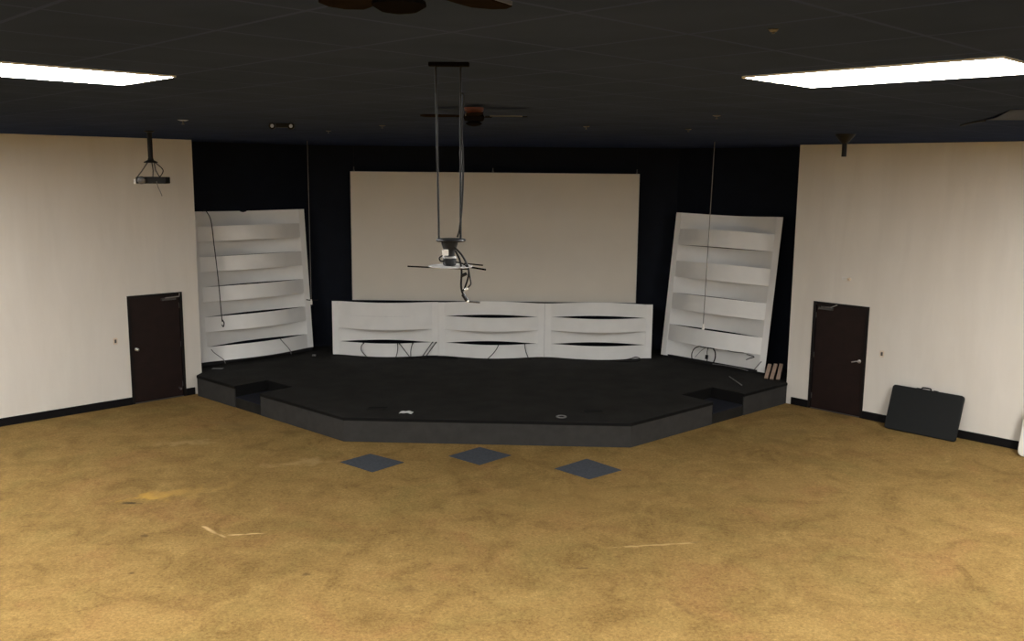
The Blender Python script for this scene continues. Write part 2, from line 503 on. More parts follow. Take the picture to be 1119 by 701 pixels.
def stage_poly(d):
    """outline pulled in by d along the visible edges"""
    f0, la, lb = shift(F0, nl, d), shift(LA, nl, d), shift(LB, nl, d)
    ra, rb, f3 = shift(RA, nr, d), shift(RB, nr, d), shift(F3, nr, d)
    f1 = shift(shift(F1, nl, d / 1.85), nf, d / 1.85); f2 = shift(shift(F2, nf, d / 1.85), nr, d / 1.85)
    return [f0, la, shift(LA, nl, ND + d), shift(LB, nl, ND + d), lb, f1, f2, ra, shift(RA, nr, ND + d), shift(RB, nr, ND + d), rb, f3] + back


st = thing('stage_platform', 'low black carpeted stage with angled sides filling the dark niche', 'stage', (-0.6, 18.0, 0))
MB().prism(stage_poly(0.03), 0.0, ZS - 0.04).build('platform_core', 'nosing', st)
MB().prism(stage_poly(0.012), ZS - 0.012, ZS).build('deck', 'deck', st, 0.003)
MB().prism(stage_poly(0.0), ZS - 0.056, ZS - 0.008).build('edge_strip', 'nosing', st)


def fascia(a, b, n):
    p = [shift(a, n, 0.006), shift(b, n, 0.006), shift(b, n, 0.029), shift(a, n, 0.029)]
    return MB().prism(p, 0.003, ZS - 0.056).build('fascia_panel', 'fascia', st)


def inset(a, b, e0, e1):
    l = math.hypot(b[0] - a[0], b[1] - a[1]); return lerp2(a, b, e0 / l), lerp2(a, b, 1 - e1 / l)


for a, b, n, e0, e1 in ((F0, LA, nl, 0.01, 0.01), (LB, F1, nl, 0.01, 0.002), (F1, F2, nf, 0.004, 0.004), (F2, RA, nr, 0.002, 0.01), (RB, F3, nr, 0.01, 0.01)):
    p, q = inset(a, b, e0, e1); fascia(p, q, n)
for a, b, n in ((LA, LB, nl), (RA, RB, nr)):
    p, q = inset(a, b, 0.012, 0.012)
    s = MB().prism([shift(p, n, 0.02), shift(q, n, 0.02), shift(q, n, ND * 0.5), shift(p, n, ND * 0.5)], 0.0, 0.19).build('step', 'deck', st)
    MB().prism([shift(p, n, 0.01), shift(q, n, 0.01), shift(q, n, ND + 0.02), shift(p, n, ND + 0.02)], 0.19, 0.21).build('tread', 'tread', s, 0.004)


# ---------------------------------------------------------------- woven wall panels
def woven_mesh(width, z_edges, bows, mat4, stile=0.14):
    """horizontal strips bowed alternately out of and into the panel, between two flat side stiles; x centred, front is -y"""
    m = MB(); NU = 40; t = 0.007
    x0, x1 = -width / 2 + stile - 0.004, width / 2 - stile + 0.004
    for i, bow in enumerate(bows):
        za, zb = z_edges[i], z_edges[i + 1]
        vs, fs = [], []
        for k in range(NU + 1):
            s = k / NU; x = x0 + (x1 - x0) * s
            y = -bow * math.sin(PI * s) ** 1.1
            vs += [(x, y, za), (x, y, zb), (x, y + t, zb), (x, y + t, za)]
        for k in range(NU):
            a = 4 * k; b = a + 4
            fs += [(a, b, b + 1, a + 1), (a + 1, b + 1, b + 2, a + 2), (a + 2, b + 2, b + 3, a + 3), (a + 3, b + 3, b, a)]
        fs += [(0, 1, 2, 3), (4 * NU + 3, 4 * NU + 2, 4 * NU + 1, 4 * NU)]
        m.add(vs, fs, mat4)
    return m


STILE = 0.14


def woven_panel(label, mat4, width, height, bows, lift, group, stiles=(1, 1)):
    t = thing('woven_panel', label, 'stage panel', mat=mat4, group=group)
    n = len(bows)
    z = [lift + height * i / n for i in range(n + 1)]
    woven_mesh(width, z, bows, mat4).build('woven_strips', 'woven', t)
    for sx in (-1, 1):
        xa = sx * width / 2; xb = sx * (width / 2 - STILE)
        MB().box((min(xa, xb), -0.002, lift), (max(xa, xb), 0.012, lift + height), mat4).build('side_stile', 'woven', t, 0.002)
    b = MB()
    if lift > 0.03:
        b.box((-width / 2 + 0.02, 0.02, 0.0), (width / 2 - 0.02, 0.08, lift + 0.02), mat4)
    else:
        b.box((-width / 2 + 0.02, 0.012, 0.0), (width / 2 - 0.02, 0.05, lift + 0.03), mat4)
    b.build('foot_rail', 'black', t)
    return t


A = 0.24
AT = 0.27
yb = 19.9
gb = 'white woven panels in a row along the stage back'
xs = [-4.19, -1.85, 0.475, 2.83]
low = ['low white woven panel at the left of the back row, its top strip closed',
       'low white woven panel in the middle of the back row under the screen',
       'low white woven panel at the right of the back row under the screen']
for i in range(3):
    wdt = xs[i + 1] - xs[i] - 0.004; cx = (xs[i] + xs[i + 1]) / 2
    bows = [A, -A, A, -A * 1.0 if i else A * 0.92]
    woven_panel(low[i], T(cx, yb + (0.03 if i == 0 else 0), ZS), wdt, 1.19, bows, 0.02, gb)

# tall panels leaning back against the niche sides
uL0, uL1 = 8.42, 11.08
tilt = math.atan2(0.25, 3.13)
GL = ML @ T((uL0 + uL1) / 2, 0.48, ZS + 0.009) @ RX(-tilt)
woven_panel('tall white woven panel leaning in the niche beside the left white wall',
            GL, uL1 - uL0, 3.10, [AT, -AT] * 5, 0.08, 'tall woven panels at the stage sides')
uR0, uR1 = -12.13, -9.53
tilt = math.atan2(0.40, 3.17)
GR = MR @ T((uR0 + uR1) / 2, 0.25, ZS + 0.014) @ RX(-tilt)
woven_panel('tall white woven panel leaning in the niche beside the right white wall',
            GR, uR1 - uR0, 3.17, [-AT] + [AT, -AT] * 4, 0.03, 'tall woven panels at the stage sides')

# ---------------------------------------------------------------- screen
sc = thing('projection_screen', 'wide grey projection screen hung on the black wall behind the stage', 'screen', (-0.67, 20.6, 1.57))
sx0, sx1, sz0, sz1, sy = -3.86, 2.54, 1.565, 4.44, 20.6
MB().box((sx0 + 0.012, sy - 0.004, sz0 + 0.012), (sx1 - 0.012, sy, sz1 - 0.012)).build('screen_cloth', 'screen', sc)
f = MB()
for a, b in (((sx0, sy - 0.012, sz0), (sx1, sy + 0.03, sz0 + 0.014)), ((sx0, sy - 0.012, sz1 - 0.014), (sx1, sy + 0.03, sz1)),
             ((sx0, sy - 0.012, sz0 + 0.014), (sx0 + 0.014, sy + 0.03, sz1 - 0.014)), ((sx1 - 0.014, sy - 0.012, sz0 + 0.014), (sx1, sy + 0.03, sz1 - 0.014))):
    f.box(a, b)
f.build('screen_frame', 'screen_edge', sc, 0.003)
for x in (sx0 + 0.08, -0.7, sx1 - 0.06):
    h = MB(); h.tube([(x, sy + 0.01, sz1), (x, sy + 0.01, sz1 + 0.10)], 0.012, 8); h.box((x - 0.02, sy - 0.005, sz1 - 0.01), (x + 0.02, sy + 0.035, sz1 + 0.03))
    hg = h.build('hanger', 'dull', sc)
    MB().tube([(x, sy + 0.01, sz1 + 0.09), (x, sy + 0.01, HC)], 0.003, 6).build('hanging_wire', 'black', hg)

# ---------------------------------------------------------------- ceiling lights
def troffer_at(a0, a1, b0, b1):       # a = (x+y)S, b = (y-x)S
    a, b = (a0 + a1) / 2, (b0 + b1) / 2
    return Vector(((a - b) * S, (a + b) * S, HC))


def make_troffer(label, loc, ang, lx, ly):
    t = thing('ceiling_light', label, 'ceiling light', mat=T(*loc) @ RZ(ang), group='fluorescent ceiling panels')
    g = t.matrix_basis
    f = MB(); e = 0.012
    for a, b in (((-lx, -ly), (lx, -ly + e)), ((-lx, ly - e), (lx, ly)), ((-lx, -ly + e), (-lx + e, ly - e)), ((lx - e, -ly + e), (lx, ly - e))):
        f.box((a[0], a[1], -0.012), (b[0], b[1], -0.001), g)
    f.build('light_frame', 'white', t)
    MB().box((-lx + e, -ly + e, -0.009), (lx - e, ly - e, -0.002), g).build('diffuser', 'lens', t)
    return t


tl = make_troffer('bright rectangular ceiling light at the left, over the left wall side', troffer_at(1.16, 2.60, 5.64, 6.50), PI / 4, 0.72, 0.41)
tr = make_troffer('bright rectangular ceiling light at the right, over the right wall side', troffer_at(4.86, 5.68, 1.62, 3.06), -PI / 4, 0.72, 0.41)
rest = [(-8.6, 10.2, 1), (7.6, 9.9, -1), (-7.4, 5.8, 1), (6.4, 5.6, -1), (-3.2, 0.2, 1), (2.2, 0.2, -1), (-6.5, -3.2, 1), (5.5, -3.2, -1)]  # unseen lights, added and placed to brighten stage, walls and floor
for i, (x, y, sgn) in enumerate(rest):
    dup(tl if sgn > 0 else tr, T(x, y, HC) @ RZ(sgn * PI / 4),
        'rectangular fluorescent ceiling light out of view, added to light the stage and hall', 'added fluorescent ceiling panels out of view')

# ---------------------------------------------------------------- loose carpet squares
tiles = [((-2.79, 13.64), (-2.40, 14.08), (-1.81, 13.67), (-2.22, 13.18), 'slate blue carpet square lying by the left front corner of the stage'),
         ((-1.15, 14.02), (-0.68, 14.52), (-0.16, 14.10), (-0.64, 13.59), 'slate blue carpet square lying nearest the stage front, middle of three'),
         ((0.51, 13.46), (1.03, 13.97), (1.52, 13.43), (1.00, 12.99), 'slate blue carpet square lying farthest right before the stage front')]
for a, b, c, d, lab in tiles:
    cx = (a[0] + b[0] + c[0] + d[0]) / 4; cy = (a[1] + b[1] + c[1] + d[1]) / 4
    solo('carpet_tile', MB().prism([a, d, c, b], 0.001, 0.009), 'tile', lab, 'carpet tile', (cx, cy, 0), 'loose carpet squares', 0.002)


# ---------------------------------------------------------------- fans
def make_fan(label, loc, ang, rad, nb=4):
    t = thing('ceiling_fan', label, 'ceiling fan', loc, group='ceiling fans')
    g = T(*loc) @ RZ(ang)
    MB().lathe([(0.055, -0.055), (0.085, -0.03), (0.09, 0.0)], g).build('ceiling_canopy', 'rust', t)
    MB().lathe([(0.05, -0.125), (0.085, -0.115), (0.095, -0.085), (0.085, -0.06), (0.05, -0.05)], g).build('motor_housing', 'bronze', t)
    for k in range(nb):
        q = g @ RZ(2 * PI * k / nb) @ T(0, 0, -0.075)
        b = MB(); n = 10; vs, fs = [], []
        for i in range(n + 1):
            s = i / n; x = 0.10 + (rad - 0.10) * s
            hw = 0.045 + 0.03 * math.sin(min(1, s * 1.3) * PI / 2); hw *= math.sqrt(max(0.05, 1 - max(0, (s - 0.85) / 0.16) ** 2))
            zz = 0.014 * math.sin(0.2) * 0
            for y, z in ((-hw, -0.004 - 0.06 * hw), (hw, -0.004 + 0.06 * hw), (hw, 0.004 + 0.06 * hw), (-hw, 0.004 - 0.06 * hw)):
                vs.append((x, y, z))
        for i in range(n):
            a = 4 * i
            for j in range(4): fs.append((a + j, a + (j + 1) % 4, a + 4 + (j + 1) % 4, a + 4 + j))
        fs += [(3, 2, 1, 0), (4 * n, 4 * n + 1, 4 * n + 2, 4 * n + 3)]
        b.add(vs, fs, q)
        bl = b.build('fan_blade', 'blade', t)
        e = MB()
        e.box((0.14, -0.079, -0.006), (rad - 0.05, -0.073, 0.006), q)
        e.build('blade_edge_glint', 'dull', bl, 0.001)  # grey strip imitates light catching the leading edge of the dark blade
        MB().box((0.06, -0.018, -0.012), (0.16, 0.018, -0.006), q).build('blade_bracket', 'bronze', bl, 0.002)
    MB().lathe([(0.012, -0.165), (0.05, -0.158), (0.072, -0.145), (0.07, -0.135), (0.045, -0.122)], g).build('light_kit', 'bronze', t)
    return t


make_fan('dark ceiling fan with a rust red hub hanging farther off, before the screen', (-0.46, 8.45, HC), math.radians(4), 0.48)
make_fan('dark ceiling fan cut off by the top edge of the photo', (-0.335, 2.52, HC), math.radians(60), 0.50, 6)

# ---------------------------------------------------------------- twin-rod ceiling mount
MY = 5.03
mt = thing('ceiling_mount', 'twin rod projector mount hanging empty from the ceiling before the screen', 'mount', (-0.40, MY, HC))
MB().box((-0.515, MY - 0.02, HC - 0.022), (-0.30, MY + 0.02, HC - 0.001)).build('ceiling_rail', 'bronze', mt, 0.003)
for xa, xb, r in ((-0.478, -0.463, 0.0058), (-0.345, -0.345, 0.0062)):
    MB().tube([(xa, MY, HC - 0.02), (xb, MY, 4.075)], r, 10).build('hanging_rod', 'black', mt)
MB().tube([(-0.335, MY - 0.012, HC - 0.16), (-0.327, MY - 0.02, 4.82), (-0.338, MY - 0.016, 4.66), (-0.33, MY - 0.02, 4.45), (-0.337, MY - 0.016, 4.25), (-0.35, MY - 0.02, 4.13), (-0.362, MY - 0.01, 4.085)], 0.0048, 8, 5).build('cable', 'cable', mt)
MB().lathe([(0.078, 4.060), (0.082, 4.066), (0.078, 4.074)], T(-0.397, MY, 0), 28).build('upper_plate', 'black', mt)
MB().lathe([(0.030, 3.928), (0.037, 3.934), (0.037, 3.968), (0.028, 3.972), (0.028, 3.998), (0.036, 4.02), (0.045, 4.048), (0.045, 4.060)], T(-0.405, MY, 0), 24).build('swivel_joint', 'black', mt)
MB().lathe([(0.0375, 3.969), (0.0395, 3.973), (0.0375, 3.979)], T(-0.405, MY, 0), 24).build('clamp_ring', 'plate', mt)
MB().box((-0.442, MY - 0.042, 3.985), (-0.408, MY - 0.022, 4.018)).build('white_tag', 'white', mt, 0.003)
MB().lathe([(0.118, 3.921), (0.122, 3.924), (0.118, 3.927)], T(-0.40, MY, 0), 36).build('lower_plate', 'plate', mt)
f = MB(); f.tube([(-0.632, MY - 0.03, 3.924), (-0.30, MY - 0.05, 3.914)], 0.004, 8); f.build('spider_arm', 'bronze', mt)
f = MB(); f.tube([(-0.34, MY + 0.02, 3.925), (-0.205, MY - 0.03, 3.910)], 0.005, 8); f.build('spider_arm', 'bronze', mt)
f = MB(); f.tube([(-0.33, MY + 0.10, 3.93), (-0.225, MY + 0.06, 3.925)], 0.004, 8)
f.build('spider_arm', 'bronze', mt)
for pts, r in (([(-0.375, MY - 0.03, 4.03), (-0.335, MY - 0.05, 3.99), (-0.302, MY - 0.06, 3.93), (-0.298, MY - 0.06, 3.88), (-0.315, MY - 0.06, 3.82), (-0.328, MY - 0.06, 3.795)], 0.0055),
               ([(-0.37, MY - 0.03, 4.01), (-0.345, MY - 0.05, 3.96), (-0.335, MY - 0.06, 3.90), (-0.338, MY - 0.06, 3.83), (-0.332, MY - 0.06, 3.79), (-0.312, MY - 0.06, 3.752)], 0.0055),
               ([(-0.368, MY - 0.03, 3.95), (-0.33, MY - 0.06, 3.945), (-0.30, MY - 0.06, 3.92), (-0.29, MY - 0.06, 3.87), (-0.285, MY - 0.06, 3.835), (-0.30, MY - 0.06, 3.815)], 0.004),
               ([(-0.44, MY - 0.03, 3.985), (-0.458, MY - 0.03, 3.972), (-0.452, MY - 0.03, 3.955), (-0.43, MY - 0.035, 3.955)], 0.004)):
    MB().tube(pts, r, 8, 6).build('cable', 'cable', mt)
p = MB(); p.tube([(-0.328, MY - 0.06, 3.778), (-0.305, MY - 0.06, 3.742)], 0.011, 10); p.build('cable_plug', 'black', mt)
p = MB(); p.tube([(-0.335, MY - 0.065, 3.878), (-0.307, MY - 0.065, 3.892)], 0.009, 10); p.build('cable_plug', 'black', mt)
p = MB(); p.tube([(-0.318, MY - 0.065, 3.80), (-0.303, MY - 0.065, 3.812)], 0.008, 10); p.build('cable_tag', 'white', mt)
p = MB(); p.tube([(-0.305, MY - 0.06, 3.742), (-0.297, MY - 0.06, 3.736)], 0.007, 8); p.build('plug_tip', 'white', mt)
p = MB(); p.tube([(-0.298, MY - 0.06, 3.737), (-0.235, MY - 0.06, 3.733)], 0.005, 8); p.build('cable_end', 'dull', mt)

# ---------------------------------------------------------------- projector at the left wall
PX, PY = -5.65, 14.05
pm = thing('projector_mount', 'black ceiling pole with bracket holding the projector by the left wall', 'mount', (PX, PY, HC))
MB().lathe([(0.035, HC - 0.03), (0.07, HC - 0.012), (0.075, HC - 0.001)], T(PX, PY, 0)).build('ceiling_flange', 'black', pm)
MB().lathe([(0.036, 4.56), (0.036, HC - 0.02)], T(PX, PY, 0), 20).build('pole', 'black', pm)
MB().lathe([(0.10, 4.535), (0.10, 4.548), (0.045, 4.575), (0.04, 4.60)], T(PX, PY, 0)).build('swivel_plate', 'black', pm)
for a, b in (((-0.05, 0), (-0.20, -0.04)), ((0.05, 0), (0.14, -0.04)), ((0, 0.04), (-0.02, 0.1))):
    MB().tube([(PX + a[0], PY + a[1], 4.54), (PX + b[0] * 0.6, PY + b[1], 4.42), (PX + b[0], PY + b[1], 4.322)], 0.009, 8).build('bracket_arm', 'dull', pm)
pj = thing('projector', 'small dark projector hanging from the ceiling pole by the left wall', 'projector', (PX, PY, 4.21))
q = T(PX, PY, 0) @ RZ(math.radians(10))
MB().box((-0.20, -0.15, 4.225), (0.24, 0.15, 4.325), q).build('projector_body', 'black', pj, 0.012)
MB().lathe([(0.058, 0), (0.058, 0.05), (0.05, 0.055)], q @ T(-0.11, -0.145, 4.275) @ RX(PI / 2)).build('lens_barrel', 'dull', pj)
MB().box((-0.235, -0.13, 4.215), (-0.195, 0.13, 4.29), q).build('side_cover', 'white', pj, 0.01)
MB().tube([q @ Vector((0.12, -0.1, 4.30)), q @ Vector((0.20, -0.14, 4.42)), q @ Vector((0.10, -0.08, 4.52)), q @ Vector((0.02, -0.03, 4.56))], 0.007, 8, 6).build('cable', 'cable', pj)
MB().tube([q @ Vector((0.10, -0.15, 4.26)), q @ Vector((0.12, -0.17, 4.18)), q @ Vector((0.15, -0.165, 4.10)), q @ Vector((0.17, -0.16, 4.04))], 0.007, 8, 6).build('cable', 'grey', pj)

# bare pole at the right
cp = thing('ceiling_pole', 'short bare black pole with a cone flange, ceiling before the right wall', 'mount', (4.43, 13.05, HC))
MB().lathe([(0.036, HC - 0.13), (0.05, HC - 0.12), (0.13, HC - 0.02), (0.135, HC - 0.001)], T(4.43, 13.05, 0)).build('ceiling_flange', 'black', cp)
MB().lathe([(0.033, 4.70), (0.033, HC - 0.10)], T(4.43, 13.05, 0), 20).build('pole', 'black', cp)


# ---------------------------------------------------------------- hanging microphones
def hanging_mic(label, top, end, cordmat, bar=False, r=0.006, way=None):
    t = thing('hanging_microphone', label, 'microphone', top, group='hanging stage microphones')
    top, end = Vector(top), Vector(end)
    pts = [top] + ([Vector(p) for p in way] if way else []) + [end + Vector((0, 0, 0.05))]
    MB().tube(pts, r, 6, 5 if way else 0).build('cord', cordmat, t)
    m = MB(); m.lathe([(0.010, -0.05), (0.024, -0.04), (0.024, 0.02), (0.012, 0.06)], T(*end), 14); m.build('microphone_head', 'white', t)
    if bar: MB().tube([end + Vector((-0.10, 0, 0.05)), end + Vector((0.02, 0, 0.035)), end + Vector((0.13, 0, 0.05))], 0.010, 8).build('crossbar', 'black', t)
    return t


hanging_mic('thin hanging microphone with crossbar beside the left tall woven panel', (-4.19, 18.0, HC), (-4.19, 18.0, 1.87), 'grey', True)
hanging_mic('thin hanging microphone dangling before the right tall woven panel', (3.33, 16.5, HC), (3.265, 16.5, 1.71), 'grey', False, 0.0075)
c = thing('loose_cable', 'dark thin cord draped over the top of the left tall panel', 'cable', ML @ Vector((8.74, 0.6, 3.66)))
P = lambda u, o, z: ML @ Vector((u, o, z))
MB().tube([P(8.70, 0.72, 3.60), P(8.705, 0.66, 3.64), P(8.72, 0.60, 3.60), P(8.76, 0.50, 3.42), P(8.75, 0.40, 3.0), P(8.76, 0.30, 2.3), P(8.78, 0.26, 1.6), P(8.79, 0.25, 1.36)], 0.009, 8, 6).build('cord', 'cable', c)
MB().tube([P(8.79, 0.25, 1.40), P(8.83, 0.25, 1.33), P(8.81, 0.25, 1.25), P(8.78, 0.25, 1.30)], 0.011, 8, 5).build('cord_end', 'cable', c)

# ---------------------------------------------------------------- cables around the panels
def cable(label, pts, r=0.009, mat='cable', group=None):
    return solo('loose_cable', MB().tube(pts, r, 7, 6), mat, label, 'cable', pts[0], group)


def yf(x):                        # just in front of the bottom strip of the back row
    for i in range(3):
        if xs[i] <= x <= xs[i + 1]:
            s = (x - xs[i] - STILE) / (xs[i + 1] - xs[i] - 2 * STILE); s = min(1, max(0, s)); return yb - A * math.sin(PI * s) ** 1.1 - 0.012
    return yb - 0.02


def back_cable(label, xa, xb, bow=0.0, group='black cables hanging over the back row'):
    z1, z0 = ZS + 0.325, ZS + 0.012
    pts = [(xa, yf(xa) + 0.05, z1 - 0.03), (xa, yf(xa) - 0.004, z1)]
    for k in (0.3, 0.6, 0.9):
        x = xa + (xb - xa) * k + bow * math.sin(PI * k); pts.append((x, yf(x) - 0.004, z1 + (z0 - z1) * k))
    pts.append((xb, yf(xb) - 0.05, z0)); pts.append((xb + 0.06, yf(xb) - 0.16, z0))
    return cable(label, pts, 0.0085, 'cable', group)


back_cable('black cable curling at the left end of the low left panel', -3.47, -3.38, -0.10)
back_cable('black cable hanging straight, left of the crossing pair on the low left panel', -2.72, -2.76, 0.02)
back_cable('black cable slanting right, one of the crossing pair on the low left panel', -2.68, -2.46, 0.0)
back_cable('black cable hanging right of the crossing pair on the low left panel', -2.40, -2.44, -0.02)
back_cable('black cable slanting left near the right end of the low left panel', -1.98, -2.20, 0.0)
back_cable('black cable slanting left across the joint of left and middle low panels', -1.90, -2.12, 0.0)
back_cable('black cable slanting left on the low middle panel', -0.52, -0.76, 0.03)
back_cable('black cable curving down near the right end of the low middle panel', 0.05, 0.13, -0.02)
cable('black cable heaped on the stage floor before the low left panel', [(-2.6, 19.62, ZS + 0.02), (-2.45, 19.58, ZS + 0.03), (-2.3, 19.64, ZS + 0.04), (-2.15, 19.60, ZS + 0.022), (-2.0, 19.68, ZS + 0.03), (-1.7, 19.7, ZS + 0.016), (-1.4, 19.66, ZS + 0.016)], 0.013)
cable('black cable coiled on the stage before the low right panel', [(2.2, 19.72, ZS + 0.013), (2.34, 19.66, ZS + 0.05), (2.46, 19.66, ZS + 0.09), (2.56, 19.7, ZS + 0.05), (2.5, 19.6, ZS + 0.015), (2.2, 19.55, ZS + 0.013), (1.9, 19.62, ZS + 0.013)], 0.010)
def on_panel(g, width, bow, fr, z, gap=0.012):
    """point just in front of a strip of a tall panel: fr = fraction of the panel width"""
    x = (fr - 0.5) * width; s_ = min(1, max(0, (x + width / 2 - STILE) / (width - 2 * STILE)))
    return g @ Vector((x, -bow * math.sin(PI * s_) ** 1.1 - gap, z))


WL, WR = uL1 - uL0, uR1 - uR0
cable('thin dark cord slanting over the left tall panel bottom, nearer the stage centre', [on_panel(GL, WL, AT, a_, b_) for a_, b_ in ((0.64, 0.39), (0.67, 0.30), (0.71, 0.19), (0.735, 0.10))] + [on_panel(GL, WL, AT, 0.74, 0.012, 0.03)], 0.008, 'grey')
cable('thin dark cord slanting over the left tall panel bottom, by the white wall', [on_panel(GL, WL, AT, a_, b_) for a_, b_ in ((0.08, 0.34), (0.10, 0.26), (0.14, 0.16), (0.165, 0.09))] + [on_panel(GL, WL, AT, 0.17, 0.012, 0.03)], 0.008, 'grey')

# cable loop and box at the foot of the right tall panel
W_ = lambda fr, z, gap=0.012: on_panel(GR, WR, -AT, fr, z, gap)
bx = thing('cable_box', 'black connector box with looping cables at the foot of the right tall panel', 'connector box', MR @ Vector((-11.0, 0.1, ZS)))
x_ = -0.13
MB().box((x_ - 0.19, 0.02, 0.335), (x_ + 0.15, 0.07, 0.375), GR).build('connector_bar', 'black', bx, 0.006)
G_ = lambda x, y, z: GR @ Vector((x_ + x, y, z))
MB().tube([G_(-0.17, 0.03, 0.36), G_(-0.30, 0.02, 0.30), G_(-0.36, 0.01, 0.19), G_(-0.35, 0.0, 0.09), G_(-0.31, -0.02, 0.014)], 0.011, 8, 6).build('cable', 'cable', bx)
MB().tube([G_(0.12, 0.03, 0.36), G_(0.20, 0.02, 0.29), G_(0.23, 0.01, 0.19), G_(0.22, 0.0, 0.09), G_(0.20, -0.03, 0.014)], 0.013, 8, 6).build('cable', 'cable', bx)
MB().tube([G_(0.02, 0.03, 0.35), G_(0.01, 0.02, 0.26), G_(0.04, 0.01, 0.12), G_(0.04, -0.01, 0.014)], 0.009, 8, 6).build('cable', 'cable', bx)
MB().box((x_ - 0.01, -0.01, 0.10), (x_ + 0.05, 0.025, 0.19), GR).build('plug', 'black', bx, 0.006)
MB().tube([G_(-0.04, 0.03, 0.35), G_(-0.17, 0.02, 0.23), G_(-0.27, 0.01, 0.10)], 0.006, 8, 5).build('cable', 'grey', bx)
cable('grey cord running right from the connector box across the right tall panel', [W_(0.53, 0.36, 0.03), W_(0.60, 0.335), W_(0.68, 0.33), W_(0.77, 0.36, 0.015)], 0.007, 'grey')
cable('grey cord lying along the foot of the right tall panel', [GR @ Vector(v) for v in ((0.1, -0.06, 0.03), (0.45, -0.12, 0.05), (0.75, -0.12, 0.05), (0.95, -0.05, 0.02))], 0.009, 'grey')
cable('dark cord bent like a hook near the lower right of the right tall panel', [W_(0.80, 0.22), W_(0.84, 0.27), W_(0.885, 0.31), W_(0.85, 0.325), W_(0.80, 0.33)], 0.008)
cable('grey cord slanting at the lower right corner of the right tall panel', [W_(0.965, 0.25), W_(0.94, 0.17), W_(0.91, 0.08), W_(0.895, 0.03)], 0.008, 'grey')

# wooden pieces between the right tall panel and the white wall
for i, (bx_, tx_, lab) in enumerate((((4.86, 18.02), (4.99, 18.27, 0.66), 'pale wooden stick leaning by the right tall panel, leftmost of three'),
                                     ((4.95, 17.95), (5.09, 18.20, 0.68), 'pale wooden stick leaning by the right tall panel, middle of three'),
                                     ((5.07, 17.93), (5.19, 18.16, 0.69), 'pale wooden stick leaning by the right tall panel, nearest the white wall'))):
    a = Vector((bx_[0], bx_[1], ZS + 0.004)); b = Vector(tx_); d = b - a
    rot = d.to_track_quat('Z', 'Y').to_matrix().to_4x4()
    g = Matrix.Translation(a + Vector((0, 0, 0.012))) @ rot
    solo('wooden_stick', MB().box((-0.036, -0.016, 0), (0.036, 0.016, d.length), g), 'wood', lab, 'wood stick', a, 'sticks leaning by the right panel', 0.004)

# ---------------------------------------------------------------- small things on the stage
solo('drum_stick', MB().tube([(4.16, 18.15, ZS + 0.0145), (4.235, 17.40, ZS + 0.0145)], 0.009, 10, 0, 0.012), 'grey', 'thin grey rod lying on the right side of the stage', 'rod', (4.2, 17.8, ZS))
m = MB(); n = 12
vs = [(-2.07 + 0.22 * i / n, 15.0 + 0.02 * math.sin(i), ZS + 0.004 + 0.012 * math.sin(PI * i / n)) for i in range(n + 1)]
m.add([v for v in vs] + [(x + 0.02, y + 0.13, z + 0.003) for x, y, z in vs] + [(x, y, z - 0.0015) for x, y, z in vs] + [(x + 0.02, y + 0.13, z + 0.0015) for x, y, z in vs],
      [(i, i + 1, n + 2 + i, n + 1 + i) for i in range(n)] + [(2 * n + 2 + i, 3 * n + 3 + i, 3 * n + 4 + i, 2 * n + 3 + i) for i in range(n)])
solo('paper_scrap', m, 'paper', 'white crumpled paper scrap at the front left edge of the stage', 'paper', (-1.96, 15.06, ZS))
m = MB(); nn = 28; vs = []; fs = []
for k in range(nn):
    a = 2 * PI * k / nn
    for r, z in ((0.058, 0.001), (0.09, 0.001), (0.09, 0.012), (0.058, 0.012)): vs.append((0.66 + r * math.cos(a), 14.93 + r * math.sin(a), ZS + z))
for k in range(nn):
    for j in range(4): fs.append((4 * k + j, 4 * ((k + 1) % nn) + j, 4 * ((k + 1) % nn) + (j + 1) % 4, 4 * k + (j + 1) % 4))
solo('tape_roll', m.add(vs, fs), 'grey', 'grey tape roll lying at the front right edge of the stage', 'tape roll', (0.66, 14.93, ZS))


def pocket(label, x, y, a):
    t = thing('floor_pocket', label, 'floor box', (x, y, ZS), group='floor boxes set in the stage')
    g = T(x, y, ZS) @ RZ(a)
    MB().box((-0.19, -0.10, 0.0005), (0.19, 0.10, 0.008), g).build('cover_plate', 'deck', t, 0.003)
    for yy in (-0.045, 0.045): MB().box((-0.16, yy - 0.012, 0.008), (0.16, yy + 0.012, 0.016), g).build('lid', 'nosing', t)
    return t


pocket('black floor box set in the stage at the front left', -2.47, 15.33, 0)
pocket('black floor box set in the stage at the front right', 1.22, 15.28, 0)
solo('paper_note', MB().box((-6.35, 18.33, ZS + 0.001), (-6.13, 18.45, ZS + 0.004)), 'grey', 'small grey paper lying on the stage below the left tall panel', 'paper', (-6.2, 18.4, ZS))
solo('power_adapter', MB().box((-4.62, 19.78, ZS + 0.001), (-4.54, 19.85, ZS + 0.03)), 'grey', 'small grey adapter on the stage between the left tall and low panels', 'adapter', (-4.58, 19.8, ZS), None, 0.006)


# ---------------------------------------------------------------- wall fittings
def switch(label, mat4, u, z):
    t = thing('light_switch', label, 'light switch', mat=mat4 @ T(u, 0, z), group='wall switches')
    g = t.matrix_basis
    MB().box((-0.038, -0.006, -0.06), (0.038, 0, 0.06), g).build('switch_plate', 'ivory', t, 0.003)
    MB().box((-0.018, -0.012, -0.033), (0.018, -0.006, 0.033), g).build('rocker', 'dull', t, 0.002)
    return t


